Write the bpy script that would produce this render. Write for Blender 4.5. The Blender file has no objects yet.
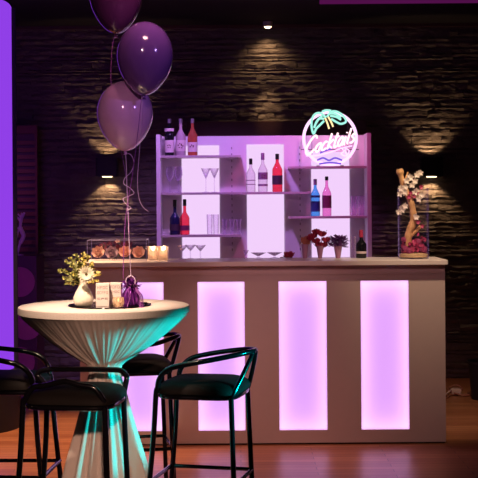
import bpy, bmesh, math, random
from mathutils import Vector, Matrix
random.seed(7)
S = bpy.context.scene
C = S.collection
PI = math.pi
F = 1267.0
ROLL = 0.0075

def W(px, py, Y):
    dx = px - 239.0; dy = py - 200.0
    return Vector(((dx - ROLL*dy)/F*Y, Y, 1.6 - (dy + ROLL*dx)/F*Y))

# ------------------------------------------------------------------ materials
def srgb(r, g, b):
    f = lambda c: (c/255/12.92) if c/255 <= .04045 else ((c/255+.055)/1.055)**2.4
    return (f(r), f(g), f(b), 1)

def mat(name, col, rough=.5, metal=0, noise=0, nscale=20, bump=0, bscale=60, emis=None, estr=0,
        trans=0, alpha=1, coat=0, stretch=None, spec=.5):
    m = bpy.data.materials.new(name); m.use_nodes = True
    nt = m.node_tree; b = nt.nodes['Principled BSDF']
    if len(col) == 3: col = (*col, 1)
    b.inputs['Base Color'].default_value = col
    b.inputs['Roughness'].default_value = rough
    b.inputs['Metallic'].default_value = metal
    b.inputs['Transmission Weight'].default_value = trans
    b.inputs['Alpha'].default_value = alpha
    b.inputs['Coat Weight'].default_value = coat
    b.inputs['Specular IOR Level'].default_value = spec
    if emis:
        b.inputs['Emission Color'].default_value = emis
        b.inputs['Emission Strength'].default_value = estr
    tc = nt.nodes.new('ShaderNodeTexCoord')
    mp = nt.nodes.new('ShaderNodeMapping')
    nt.links.new(tc.outputs['Object'], mp.inputs['Vector'])
    if stretch: mp.inputs['Scale'].default_value = stretch
    if noise:
        n = nt.nodes.new('ShaderNodeTexNoise'); n.inputs['Scale'].default_value = nscale
        n.inputs['Detail'].default_value = 4
        nt.links.new(mp.outputs[0], n.inputs['Vector'])
        mx = nt.nodes.new('ShaderNodeMix'); mx.data_type = 'RGBA'
        mx.inputs['A'].default_value = tuple(c*(1-noise) for c in col[:3]) + (1,)
        mx.inputs['B'].default_value = tuple(min(1, c*(1+noise)) for c in col[:3]) + (1,)
        nt.links.new(n.outputs['Fac'], mx.inputs['Factor'])
        nt.links.new(mx.outputs['Result'], b.inputs['Base Color'])
    if bump:
        n2 = nt.nodes.new('ShaderNodeTexNoise'); n2.inputs['Scale'].default_value = bscale
        n2.inputs['Detail'].default_value = 5
        nt.links.new(mp.outputs[0], n2.inputs['Vector'])
        bp = nt.nodes.new('ShaderNodeBump'); bp.inputs['Strength'].default_value = bump
        bp.inputs['Distance'].default_value = .02
        nt.links.new(n2.outputs['Fac'], bp.inputs['Height'])
        nt.links.new(bp.outputs[0], b.inputs['Normal'])
    return m

def glass(name, tint=(1, 1, 1), edge=(.9, .8, 1), emin=.06, emax=.75, rough=.05, power=2.5):
    """thin clear glass / tinted spirit glass: transparent face-on, reflective and denser at the edges"""
    m = bpy.data.materials.new(name); m.use_nodes = True
    nt = m.node_tree; nt.nodes.clear()
    out = nt.nodes.new('ShaderNodeOutputMaterial')
    tr = nt.nodes.new('ShaderNodeBsdfTransparent'); tr.inputs[0].default_value = (*tint, 1)
    pr = nt.nodes.new('ShaderNodeBsdfPrincipled'); pr.inputs['Base Color'].default_value = (*edge, 1)
    pr.inputs['Roughness'].default_value = rough
    lw = nt.nodes.new('ShaderNodeLayerWeight'); lw.inputs[0].default_value = .5
    mr = nt.nodes.new('ShaderNodeMapRange')
    mr.inputs['To Min'].default_value = emin; mr.inputs['To Max'].default_value = emax
    pw = nt.nodes.new('ShaderNodeMath'); pw.operation = 'POWER'; pw.inputs[1].default_value = power
    nt.links.new(lw.outputs['Facing'], pw.inputs[0]); nt.links.new(pw.outputs[0], mr.inputs['Value'])
    mx = nt.nodes.new('ShaderNodeMixShader')
    nt.links.new(mr.outputs[0], mx.inputs[0]); nt.links.new(tr.outputs[0], mx.inputs[1])
    nt.links.new(pr.outputs[0], mx.inputs[2]); nt.links.new(mx.outputs[0], out.inputs[0])
    return m

def emitter(name, col, strength):
    m = bpy.data.materials.new(name); m.use_nodes = True
    nt = m.node_tree; nt.nodes.clear()
    out = nt.nodes.new('ShaderNodeOutputMaterial')
    e = nt.nodes.new('ShaderNodeEmission'); e.inputs[0].default_value = col if len(col) == 4 else (*col, 1)
    e.inputs[1].default_value = strength
    nt.links.new(e.outputs[0], out.inputs[0]); return m

def diffuser(name, col, base_e, base_s):
    """opal sheet of a light box: passes the light of the LEDs behind it and glows a little of its own"""
    m = bpy.data.materials.new(name); m.use_nodes = True
    nt = m.node_tree; nt.nodes.clear()
    out = nt.nodes.new('ShaderNodeOutputMaterial')
    t = nt.nodes.new('ShaderNodeBsdfTranslucent'); t.inputs[0].default_value = (*col, 1)
    e = nt.nodes.new('ShaderNodeEmission'); e.inputs[0].default_value = (*base_e, 1); e.inputs[1].default_value = base_s
    a = nt.nodes.new('ShaderNodeAddShader')
    nt.links.new(t.outputs[0], a.inputs[0]); nt.links.new(e.outputs[0], a.inputs[1])
    nt.links.new(a.outputs[0], out.inputs[0]); return m

def plank_floor():
    m = bpy.data.materials.new('wood_floor'); m.use_nodes = True
    nt = m.node_tree; b = nt.nodes['Principled BSDF']
    tc = nt.nodes.new('ShaderNodeTexCoord')
    br = nt.nodes.new('ShaderNodeTexBrick'); br.inputs['Scale'].default_value = 1
    br.inputs['Brick Width'].default_value = .9; br.inputs['Row Height'].default_value = .075
    br.inputs['Mortar Size'].default_value = .0018
    br.inputs['Color1'].default_value = (.40, .15, .07, 1); br.inputs['Color2'].default_value = (.55, .24, .115, 1)
    br.inputs['Mortar'].default_value = (.09, .03, .02, 1)
    nt.links.new(tc.outputs['Object'], br.inputs['Vector'])
    mp = nt.nodes.new('ShaderNodeMapping'); mp.inputs['Scale'].default_value = (2, 45, 1)
    nt.links.new(tc.outputs['Object'], mp.inputs[0])
    n = nt.nodes.new('ShaderNodeTexNoise'); n.inputs['Scale'].default_value = 1.5; n.inputs['Detail'].default_value = 6
    nt.links.new(mp.outputs[0], n.inputs['Vector'])
    mx = nt.nodes.new('ShaderNodeMix'); mx.data_type = 'RGBA'; mx.blend_type = 'MULTIPLY'
    mx.inputs['Factor'].default_value = .7
    cr = nt.nodes.new('ShaderNodeValToRGB'); cr.color_ramp.elements[0].color = (.45, .4, .35, 1); cr.color_ramp.elements[1].color = (1.2, 1.1, 1, 1)
    nt.links.new(n.outputs['Fac'], cr.inputs[0])
    nt.links.new(br.outputs['Color'], mx.inputs['A']); nt.links.new(cr.outputs[0], mx.inputs['B'])
    nt.links.new(mx.outputs['Result'], b.inputs['Base Color'])
    b.inputs['Roughness'].default_value = .34
    bp = nt.nodes.new('ShaderNodeBump'); bp.inputs['Strength'].default_value = .15; bp.inputs['Distance'].default_value = .01
    nt.links.new(n.outputs['Fac'], bp.inputs['Height']); nt.links.new(bp.outputs[0], b.inputs['Normal'])
    return m

M = {}
M['floor'] = plank_floor()
M['stone'] = mat('ledge_stone', (.13, .105, .09), .6, noise=.5, nscale=7, bump=1.0, bscale=14, stretch=(1, 1, 1.8))
M['ceiling'] = mat('dark_ceiling', (.009, .007, .010), .9, noise=.2)
M['sidewall'] = mat('dark_side_wall', (.025, .02, .03), .8, noise=.2)
M['trimwood'] = mat('dark_trim_wood', (.10, .045, .04), .5, noise=.3, stretch=(1, 8, 8))
M['barwhite'] = mat('painted_bar_board', (.62, .50, .47), .5, noise=.03, bump=.02)
M['countertop'] = mat('cream_counter_laminate', (.85, .76, .72), .35, noise=.03)
M['plinth'] = mat('dark_plinth', (.10, .07, .07), .6, noise=.1)
M['shelfwhite'] = mat('white_shelf_board', (.72, .66, .74), .5, noise=.02)
M['shelfedge'] = mat('shelf_plank_laminate', (.50, .40, .44), .45, noise=.03)
M['rail'] = mat('slotted_rail_metal', (.30, .24, .30), .4, metal=.6, noise=.1)
M['dark'] = mat('black_slot', (.02, .015, .02), .6)
M['blackmetal'] = mat('gloss_black_tube', (.006, .005, .008), .16, metal=0, coat=.15, noise=.1)
M['blackseat'] = mat('black_seat_vinyl', (.012, .009, .009), .7, bump=.08, bscale=90, noise=.2, spec=.15)
M['capblack'] = mat('black_plastic_cap', (.01, .01, .012), .3, noise=.1)
M['silver'] = mat('silver_cap_metal', (.45, .42, .46), .3, metal=.8, noise=.1)
M['cloth'] = mat('cream_stretch_cloth', (.83, .73, .68), .75, noise=.04, bump=.12, bscale=160)
M['clothsheer'] = M['cloth']
M['glass'] = glass('clear_glass', (.96,.93,.98), (.85,.7,1), .02, .7, power=1.6)
M['acrylic'] = glass('clear_acrylic', (.97, .97, 1), (.55, .45, .95), .03, .5)
M['opal'] = diffuser('opal_bar_sheet', (.8, .8, .8), (.80, .38, 1.0), .30)
M['ledback'] = emitter('lavender_led_backing', (.55, .21, .80), .62)
M['ledside'] = emitter('white_led_strip', (1.0, .60, .95), 2.6)
M['shelflight'] = emitter('white_violet_backlight', srgb(243, 208, 252), 1.0)
M['column'] = emitter('violet_light_column', srgb(150, 66, 240), .92)
M['magenta'] = emitter('magenta_led_batten', srgb(110, 25, 100), .5)  # light falling on the beam edge, given as emission
M['neonpink'] = emitter('pink_white_neon', (1.0, .58, .95), 1.5)
M['neonred'] = emitter('warm_pink_neon', (1.0, .66, .72), 1.7)
M['neoncyan'] = emitter('aqua_neon', (.36, .85, .72), 1.15)
M['neonyellow'] = emitter('yellow_neon', (1.0, .72, .35), 1.4)
M['neonblue'] = emitter('violet_blue_neon', (.22, .10, .85), .9)
M['warmglow'] = emitter('warm_lamp_lens', (1, .70, .42), 6)
M['candle'] = emitter('candle_flame_glow', (1, .60, .28), 3.0)
M['white'] = mat('white_ceramic', (.86, .80, .68), .25, noise=.04, coat=.3)
M['petalwhite'] = mat('white_petal', (.88, .85, .68), .6, noise=.06)
M['daisyeye'] = mat('dark_flower_eye', (.10, .07, .02), .8, noise=.3)
M['leaf'] = mat('olive_leaf', (.24, .25, .07), .5, noise=.3)
M['leafyellow'] = mat('yellow_filler_blossom', (.62, .52, .14), .6, noise=.25)
M['stem'] = mat('green_stem', (.12, .16, .04), .6, noise=.3)
M['tray'] = mat('black_gloss_tray', (.012, .010, .012), .06, coat=1, noise=.1)
M['paper'] = mat('printed_white_paper', (.88, .78, .74), .7, noise=.04)
M['ink'] = mat('grey_print_ink', (.42, .30, .32), .7, noise=.1)
M['purplefoil'] = mat('purple_foil', (.16, .02, .26), .28, metal=.55, noise=.35)
M['ribbon'] = mat('pale_curling_ribbon', (.62, .45, .66), .3, noise=.1)
M['ribbonpurple'] = mat('violet_curling_ribbon', (.30, .08, .38), .3, noise=.1)
M['driftwood'] = mat('bleached_driftwood', (.74, .42, .19), .65, noise=.35, nscale=14, bump=.5, bscale=30, stretch=(1, 1, .3))
M['orchid'] = mat('white_orchid_petal', (.90, .80, .72), .5, noise=.05)
M['orchidred'] = mat('magenta_blossom', (.50, .05, .16), .55, noise=.25)
M['moss'] = mat('wine_red_moss', (.30, .04, .13), .8, noise=.5, nscale=50, bump=.5)
M['sand'] = mat('pale_sand', (.66, .48, .25), .9, noise=.2, nscale=120)
M['cubeglass'] = mat('frosted_cube_glass', (.9, .75, .65), .4, alpha=.75)
_b = M['cubeglass'].node_tree.nodes['Principled BSDF']; _b.inputs['Transmission Weight'].default_value = .5
M['rosebeige'] = mat('beige_fabric_rose', (.66, .44, .36), .7, noise=.12)
M['rosepeach'] = mat('peach_fabric_rose', (.82, .50, .40), .7, noise=.12)
M['rosegrey'] = mat('grey_fabric_rose', (.44, .32, .38), .6, noise=.15)
M['darkflower'] = mat('dark_wine_petal', (.14, .02, .05), .6, noise=.3)
M['redflower'] = mat('red_tulip_petal', (.42, .03, .09), .5, noise=.2)
M['purpleflower'] = mat('dark_violet_petal', (.16, .04, .26), .6, noise=.3)
M['orangeflower'] = mat('rust_orange_petal', (.48, .17, .12), .6, noise=.25)
M['mauvevase'] = mat('mauve_glass_vase', (.42, .20, .34), .15, noise=.06, coat=.6)
M['sculpture'] = mat('silver_violet_resin', (.75, .52, .75), .35, metal=.1, noise=.15)
M['cabinet'] = mat('dark_wine_cabinet', (.09, .018, .06), .5, noise=.12)
M['circle'] = mat('plum_disc_print', (.50, .09, .28), .5, noise=.1)
M['slat'] = mat('reddish_wood_slat', (.20, .05, .04), .5, noise=.3, stretch=(1, 1, 9))
M['binblack'] = mat('matt_black_plastic', (.008, .007, .012), .6, noise=.1)
M['cablewhite'] = mat('off_white_plastic', (.55, .38, .33), .5, noise=.1)
M['cablered'] = mat('reddish_cable', (.30, .10, .06), .5, noise=.1)
M['lampblack'] = mat('black_lamp_body', (.012, .010, .010), .5, noise=.1)
M['lampwhite'] = mat('lamp_trim_ring', (.6, .5, .4), .4, noise=.1)

def balloon_mat(name, col, alpha, rough=.14):
    m = mat(name, col, rough, alpha=alpha, coat=.8, noise=.05)
    b = m.node_tree.nodes['Principled BSDF']
    b.inputs['Subsurface Weight'].default_value = .25
    b.inputs['Subsurface Radius'].default_value = (.05, .03, .05)
    return m
M['balloonwhite'] = balloon_mat('pearl_balloon_latex', (.86, .50, .82), .88)
M['balloonpurple'] = balloon_mat('violet_balloon_latex', (.17, .07, .29), .93)
M['balloondark'] = balloon_mat('dark_plum_balloon_latex', (.07, .015, .075), .95)

# ------------------------------------------------------------------ mesh helpers
class MB:
    def __init__(s): s.bm = bmesh.new()
    def quad(s, pts):
        vs = [s.bm.verts.new(p) for p in pts]; return s.bm.faces.new(vs)
    def box(s, x0, x1, y0, y1, z0, z1):
        v = [s.bm.verts.new((x, y, z)) for x in (x0, x1) for y in (y0, y1) for z in (z0, z1)]
        for f in ((0,1,3,2),(4,6,7,5),(0,4,5,1),(2,3,7,6),(0,2,6,4),(1,5,7,3)):
            s.bm.faces.new([v[i] for i in f])
        return s
    def lathe(s, prof, c=(0,0,0), seg=24, sx=1, sy=1, fn=None):
        rings = []
        for (r, z) in prof:
            if r < 1e-5: rings.append([s.bm.verts.new((c[0], c[1], c[2]+z))])
            else:
                ring = []
                for k in range(seg):
                    a = 2*PI*k/seg; rr = r*(fn(a, z) if fn else 1)
                    ring.append(s.bm.verts.new((c[0]+rr*math.cos(a)*sx, c[1]+rr*math.sin(a)*sy, c[2]+z)))
                rings.append(ring)
        for a, b in zip(rings, rings[1:]):
            n = max(len(a), len(b))
            if n == 1: continue
            for k in range(n):
                k2 = (k+1) % n
                if len(a) == 1: f = (a[0], b[k2], b[k])
                elif len(b) == 1: f = (a[k], a[k2], b[0])
                else: f = (a[k], a[k2], b[k2], b[k])
                try: s.bm.faces.new(f)
                except ValueError: pass
        return s
    def tube(s, pts, r, seg=8, closed=False, flat=1.0):
        pts = [Vector(p) for p in pts]; n = len(pts)
        rs = r if isinstance(r, (list, tuple)) else [r]*n
        rings = []; up = None
        for i, p in enumerate(pts):
            if closed: t = pts[(i+1) % n] - pts[i-1]
            else: t = pts[min(i+1, n-1)] - pts[max(i-1, 0)]
            if t.length < 1e-9: t = Vector((0, 0, 1))
            t.normalize()
            if up is None:
                up = Vector((0, 0, 1)) if abs(t.z) < .9 else Vector((0, 1, 0))
            u = up - t*up.dot(t)
            if u.length < 1e-6: u = t.orthogonal()
            u.normalize(); v = t.cross(u); up = u
            rings.append([s.bm.verts.new(p + (u*math.cos(2*PI*k/seg)*flat + v*math.sin(2*PI*k/seg))*rs[i]) for k in range(seg)])
        m = n if closed else n-1
        for i in range(m):
            a = rings[i]; b = rings[(i+1) % n]
            for k in range(seg):
                k2 = (k+1) % seg
                s.bm.faces.new((a[k], b[k], b[k2], a[k2]))
        if not closed:
            s.bm.faces.new(rings[0]); s.bm.faces.new(rings[-1][::-1])
        return s
    def ball(s, c, r, sx=1, sy=1, sz=1, u=12, v=8, jit=0):
        n0 = len(s.bm.verts)
        res = bmesh.ops.create_uvsphere(s.bm, u_segments=u, v_segments=v, radius=r)
        for q in res['verts']:
            k = 1 + random.uniform(-jit, jit)
            q.co = Vector((c[0]+q.co.x*sx*k, c[1]+q.co.y*sy*k, c[2]+q.co.z*sz*k))
        return s
    def petal(s, base, d, length, width, nrm, curl=.2, seg=5, thick=.0012):
        d = Vector(d).normalized(); nrm = Vector(nrm); nrm = (nrm - d*nrm.dot(d))
        if nrm.length < 1e-4: nrm = d.orthogonal()
        nrm.normalize(); w = d.cross(nrm); base = Vector(base)
        top = []; bot = []
        for i in range(seg+1):
            t = i/seg; wd = width*.5*math.sin(PI*min(.97, .12+.85*t))**.7
            cpt = base + d*length*t + nrm*curl*length*(t*t)
            row = [cpt - w*wd + nrm*wd*.25, cpt, cpt + w*wd + nrm*wd*.25]
            top.append([s.bm.verts.new(q) for q in row])
            bot.append([s.bm.verts.new(q - nrm*thick) for q in row])
        for i in range(seg):
            for k in range(2):
                s.bm.faces.new((top[i][k], top[i][k+1], top[i+1][k+1], top[i+1][k]))
                s.bm.faces.new((bot[i][k], bot[i+1][k], bot[i+1][k+1], bot[i][k+1]))
            s.bm.faces.new((top[i][0], top[i+1][0], bot[i+1][0], bot[i][0]))
            s.bm.faces.new((top[i][2], bot[i][2], bot[i+1][2], top[i+1][2]))
        return s
    def build(s, name, m, parent=None, smooth=True, bevel=0, loc=None, auto=40):
        me = bpy.data.meshes.new(name)
        bmesh.ops.recalc_face_normals(s.bm, faces=s.bm.faces[:])
        if bevel:
            bmesh.ops.bevel(s.bm, geom=[e for e in s.bm.edges if len(e.link_faces) == 2 and e.calc_face_angle() > .8],
                            offset=bevel, segments=2, affect='EDGES', profile=.6)
        if smooth:
            th = math.radians(auto)
            for f in s.bm.faces: f.smooth = True
            for e in s.bm.edges:
                if len(e.link_faces) != 2 or e.calc_face_angle() > th: e.smooth = False
        s.bm.to_mesh(me); s.bm.free()
        me.materials.append(m)
        o = bpy.data.objects.new(name, me); C.objects.link(o)
        if parent: o.parent = parent
        if loc: o.location = loc
        return o

def smoothpath(pts, n=6, closed=False):
    pts = [Vector(p) for p in pts]; N = len(pts); out = []
    rng = N if closed else N-1
    for i in range(rng):
        if closed: p0, p1, p2, p3 = pts[i-1], pts[i], pts[(i+1) % N], pts[(i+2) % N]
        else: p0, p1, p2, p3 = pts[max(i-1,0)], pts[i], pts[i+1], pts[min(i+2,N-1)]
        for k in range(n):
            t = k/n
            out.append(.5*((2*p1)+(p2-p0)*t+(2*p0-5*p1+4*p2-p3)*t*t+(3*p1-p0-3*p2+p3)*t**3))
    if not closed: out.append(pts[-1])
    return out

def tag(o, label, cat, group=None, kind=None):
    o['label'] = label; o['category'] = cat
    if group: o['group'] = group
    if kind: o['kind'] = kind
    return o
def thing(name, label, cat, loc=(0,0,0), rz=0, group=None):
    o = bpy.data.objects.new(name, None); C.objects.link(o); o.empty_display_size = .1
    o.location = loc; o.rotation_euler = (0, 0, rz)
    return tag(o, label, cat, group)
def struct(o): o['kind'] = 'structure'; return o
def children(o): return [c for c in C.objects if c.parent == o]
def copy_tree(o, parent=None):
    c = o.copy(); C.objects.link(c); c.parent = parent
    for ch in children(o): copy_tree(ch, c)
    return c

# ------------------------------------------------------------------ the room
WY = 11.26; CZ = 3.15
struct(MB().box(-4, 4, -1.2, WY+.3, -.1, 0).build('floor', M['floor'], smooth=False))
struct(MB().box(-4, 4, -1.2, WY+.3, CZ, CZ+.1).build('ceiling', M['ceiling'], smooth=False))
# ledge-stone back wall: courses of split stone with uneven faces
mb = MB(); z = 0.0
mb.box(-4, 4, WY+.014, WY+.3, 0, CZ)
while z < CZ:
    h = random.uniform(.024, .07); z1 = min(z+h, CZ); x = -4 + random.uniform(-.2, 0)
    while x < 4:
        w = random.uniform(.09, .38); dpt = random.uniform(0, .013)
        xa = x+.0015; xb = x+w-.0015; za = z+.001; zb = z1-.001
        n = max(2, int(w/.05)); top = []; bot = []; mid = []
        for k in range(n+1):
            xx = xa+(xb-xa)*k/n
            top.append(mb.bm.verts.new((xx, WY+.01-dpt+random.uniform(-.008, .008), zb-random.uniform(0,.004))))
            mid.append(mb.bm.verts.new((xx+random.uniform(-.004,.004), WY+.004-dpt+random.uniform(-.006, .006), (za+zb)/2+random.uniform(-.006,.006))))
            bot.append(mb.bm.verts.new((xx, WY+.01-dpt+random.uniform(-.008, .008), za+random.uniform(0,.004))))
        bt = [mb.bm.verts.new((v.co.x, WY+.06, zb)) for v in top]; bb = [mb.bm.verts.new((v.co.x, WY+.06, za)) for v in bot]
        for k in range(n):
            mb.bm.faces.new((bot[k], bot[k+1], mid[k+1], mid[k])); mb.bm.faces.new((mid[k], mid[k+1], top[k+1], top[k]))
            mb.bm.faces.new((top[k], top[k+1], bt[k+1], bt[k])); mb.bm.faces.new((bot[k+1], bot[k], bb[k], bb[k+1]))
        mb.bm.faces.new((bot[0], mid[0], top[0], bt[0], bb[0])); mb.bm.faces.new((bot[-1], bb[-1], bt[-1], top[-1], mid[-1]))
        x += w
    z = z1
struct(mb.build('wall_back', M['stone'], auto=25))
struct(MB().box(-4.1, -4, -1.2, WY+.3, 0, CZ).build('wall_left', M['sidewall'], smooth=False))
struct(MB().box(4, 4.1, -1.2, WY+.3, 0, CZ).build('wall_right', M['sidewall'], smooth=False))
struct(MB().box(-4, 4, -1.3, -1.2, 0, CZ).build('wall_front', M['sidewall'], smooth=False))
struct(MB().box(-4, 4, WY-.06, WY-.03, CZ-.03, CZ-.001).build('trim_1', M['trimwood'], smooth=False))
a = W(187, 122, 11.2); b = W(366, 134, 11.2)
struct(MB().box(a.x, b.x, 11.14, 11.22, b.z-.1, a.z).build('trim_2', M['trimwood'], smooth=False, bevel=.004))

# beam edge at the ceiling; its magenta light is put in as emission
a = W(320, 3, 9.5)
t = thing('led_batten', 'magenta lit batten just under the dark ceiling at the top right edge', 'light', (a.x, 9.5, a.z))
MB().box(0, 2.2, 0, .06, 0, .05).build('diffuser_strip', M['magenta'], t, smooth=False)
MB().box(-.01, 2.21, -.005, .065, .05, CZ-a.z).build('housing', M['lampblack'], t, smooth=False)  # black block from the glowing edge up to the ceiling

# recessed ceiling spot
t = thing('ceiling_spotlight', 'small round ceiling spotlight shining down the stone wall above the shelves', 'spotlight', (.262, 11.02, 3.105))
MB().lathe([(.034, .0), (.040, .0), (.042, .006), (.042, .044), (0, .044)], seg=20).build('lamp_body', M['lampwhite'], t)
MB().lathe([(0, -.016), (.018, -.013), (.030, -.004), (.033, .004)], seg=20).build('lens', M['warmglow'], t)

def sconce(px, label):
    c = W(px, 168, WY)
    z0 = W(px, 176.5, WY).z; z1 = W(px, 158, WY).z
    t = thing('wall_sconce', label, 'wall lamp', (c.x, 11.16, z0), group='up and down lights on the stone wall')
    h = z1-z0
    m = MB()
    for s_ in (-1, 1): m.box(s_*.088-.006, s_*.088+.006, -.075, .055, 0, h)
    m.box(-.088, .088, -.075, -.067, 0, h); m.box(-.088, .088, .04, .055, 0, h)
    m.build('housing', M['lampblack'], t, smooth=False)
    MB().box(-.042, .042, -.03, -.0, -.008, -.001).build('lower_lens', M['warmglow'], t, smooth=False)
    MB().box(-.05, .05, -.022, .014, h-.045, h-.04).build('upper_lens', M['warmglow'], t, smooth=False)
    return c, z0, z1
sc = [sconce(108.5, 'black up and down wall lamp behind the balloon ribbons'),
      sconce(429.5, 'black up and down wall lamp right of the driftwood vase')]

# ------------------------------------------------------------------ left edge: column, louvre cabinet, sculpture
a = W(14, 368, 9.0); zt = W(10, 1, 9.0).z
t = thing('light_column', 'tall glowing violet column with a rounded top on a black plinth at the left edge', 'light column', (a.x-.30, 9.0, 0))
h = zt - a.z; prof = [(0, a.z)] + [(.30, a.z), (.30, zt-.06)]
for k in range(1, 7):
    q = k/6*PI/2; prof.append((.24+.06*math.cos(q), zt-.06+.06*math.sin(q)))
prof.append((0, zt))
MB().lathe(prof, seg=48).build('luminous_shell', M['column'], t)
MB().lathe([(0, 0), (.34, 0), (.34, a.z-.02), (.31, a.z-.001), (0, a.z-.001)], seg=40).build('plinth', M['binblack'], t)
MB().box(.302, .33, -.012, .012, a.z, zt-.05).build('side_rail', M['lampblack'], t, smooth=False)

YC = 10.6
a = W(15, 256, YC); b = W(36.5, 256, YC)
t = thing('disc_cabinet', 'dark plum cabinet with round disc pattern beside the violet column', 'cabinet', (a.x-.35, YC, 0))
wcab = b.x-a.x+.35
MB().box(0, wcab, 0, .40, 0, a.z).build('body', M['cabinet'], t, smooth=False, bevel=.004)
for k, (px, py) in enumerate(((20, 282), (27, 325), (20, 362), (4, 325))):
    p = W(px, py, YC)
    MB().lathe([(0, 0), (.125, 0), (.125, .012), (0, .012)], seg=32).build('disc', M['circle'], t).matrix_local = Matrix.Translation((p.x-a.x+.35 - (.0 if px > 10 else .05), -.0005, p.z)) @ Matrix.Rotation(PI/2, 4, 'X')
pa = W(17, 125, 10.95); pb = W(36, 214, 10.95)
t = thing('slatted_screen', 'reddish wooden slatted screen behind the violet column and the white figure', 'screen', (pa.x-.2, 11.03, 0))
wS = pb.x-pa.x+.2
MB().box(0, wS, .03, .06, 0, pa.z).build('back_board', M['cabinet'], t, smooth=False)
MB().box(0, .02, 0, .03, 0, pa.z).box(wS-.02, wS, 0, .03, 0, pa.z).box(.02, wS-.02, 0, .03, pa.z-.07, pa.z).build('frame', M['slat'], t, smooth=False)
m = MB(); z = a.z + .02
while z < pa.z-.11:
    m.box(.021, wS-.021, .004, .029, z, z+.034); z += .062
m.build('slats', M['slat'], t, smooth=False)
# figure on the cabinet
g = W(17, 255.5, YC+.12)
t = thing('branching_figurine', 'slender pale violet branching figurine standing on the plum disc cabinet', 'figurine', (g.x+.03, YC+.14, a.z))
def L(px, py, dy=0):
    p = W(px, py, YC+.14); return (p.x-g.x-.03, dy, max(p.z-a.z, .006))
m = MB()
m.tube(smoothpath([L(17,254), L(20,244), L(23.5,236), L(20.5,228), L(21,220), L(22.5,213)], 5), [.012]*6+[.018]*10+[.013]*10, 8)
m.tube(smoothpath([L(17.5,229), L(20.5,226), L(22,219), L(24.5,212.5)], 5), .009, 8)
m.tube(smoothpath([L(16,217,.0), L(19,219), L(21,223)], 5), .010, 8)
m.tube(smoothpath([L(18,214,.0), L(20.5,217), L(21.5,221)], 5), .007, 8)
m.tube(smoothpath([L(20.5,228), L(17.5,232,.02), L(16.5,238,.02)], 5), .008, 8)
m.build('branches', M['sculpture'], t)
MB().lathe([(0, 0), (.045, 0), (.045, .008), (0, .010)], c=(-.02, 0, 0), seg=20).build('base', M['sculpture'], t)

# ------------------------------------------------------------------ bar counter
BY = 8.27; BX0 = -1.045; BX1 = 1.340; HC = 1.17; BYB = 8.74
t = thing('bar_counter', 'long pale bar counter with four lit violet panels in its front', 'bar', (0, 0, 0))
panels = []
for (p0, p1) in ((116, 164), (198, 245), (279, 327), (361, 409)):
    c = (p0+p1)/2; q0 = W(p0, 356, BY).x; q1 = W(p1, 356, BY).x; panels.append((q0, q1))
pz0, pz1 = .095, 1.067
m = MB()
xs = [BX0] + [v for p in panels for v in p] + [BX1]
for i in range(0, len(xs), 2): m.box(xs[i], xs[i+1], BY, BY+.02, pz0, pz1)
m.box(BX0, BX1, BY, BY+.02, .012, pz0); m.box(BX0, BX1, BY, BY+.02, pz1, HC-.06)
m.build('front_board', M['barwhite'], t, smooth=False)
m = MB()
m.box(BX0, BX1, BY-.004, BY+.02, HC-.06, HC); m.build('top_rail', M['barwhite'], t, smooth=False)
MB().box(BX0+.005, BX1-.005, BY+.02, BYB-.04, 0, .012).build('plinth', M['plinth'], t, smooth=False)
for nm, xx in (('side_board', BX0), ('side_board', BX1-.02)):
    MB().box(xx, xx+.02, BY+.02, BYB-.04, .012, HC).build(nm, M['barwhite'], t, smooth=False)
MB().box(BX0+.02, BX1-.02, BYB-.06, BYB-.04, .012, HC).build('rear_board', M['barwhite'], t, smooth=False)
MB().box(BX0-.012, BX1+.012, BY-.05, BYB, HC, HC+.03).build('worktop', M['countertop'], t, smooth=False, bevel=.003)
for (q0, q1) in panels:
    p = MB().box(q0, q1, BY+.006, BY+.009, pz0, pz1).build('light_panel', M['opal'], t, smooth=False)
    # LED box behind the opal sheet
    MB().quad([(q0, BY+.09, pz0), (q1, BY+.09, pz0), (q1, BY+.09, pz1), (q0, BY+.09, pz1)])
    mb = MB(); mb.box(q0, q1, BY+.085, BY+.09, pz0, pz1); mb.build('led_backing', M['ledback'], p, smooth=False)
    mb = MB(); e = .004
    mb.box(q0, q0+e, BY+.021, BY+.084, pz0, pz1); mb.box(q1-e, q1, BY+.021, BY+.084, pz0, pz1)
    mb.box(q0+e, q1-e, BY+.021, BY+.084, pz0, pz0+e); mb.box(q0+e, q1-e, BY+.021, BY+.084, pz1-e, pz1)
    mb.build('led_strip', M['ledside'], p, smooth=False)
CT = HC+.03

# ------------------------------------------------------------------ back shelving unit
SY0 = 9.76; SY1 = 10.0
xl = W(156.5, 200, SY0).x; xr = W(371.5, 200, SY0).x; ztl = W(157, 134.5, SY0).z
t = thing('bar_shelf_unit', 'tall white back bar shelving with three lit panels behind the counter', 'shelf unit', (0, 0, 0))
MB().box(xl, xl+.032, SY0, SY1+.02, 0, ztl).build('side_panel', M['shelfwhite'], t, smooth=False, bevel=.002)
MB().box(xr-.032, xr, SY0, SY1+.02, 0, ztl).build('side_panel', M['shelfwhite'], t, smooth=False, bevel=.002)
zbb = W(165, 136.5, SY1).z
MB().box(xl+.032, xr-.032, SY1+.004, SY1+.02, 0, zbb).build('back_panel', M['shelfwhite'], t, smooth=False)
def SX(px): return W(px, 200, SY1).x
for (p0, p1, py) in ((182, 219.5, 145.5), (247, 284, 144.5), (311.5, 349.5, 152)):
    zt_ = W((p0+p1)/2, py, SY1).z
    MB().box(SX(p0), SX(p1), SY1-.002, SY1+.004, .9, zt_).build('light_panel', M['shelflight'], t, smooth=False)
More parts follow.
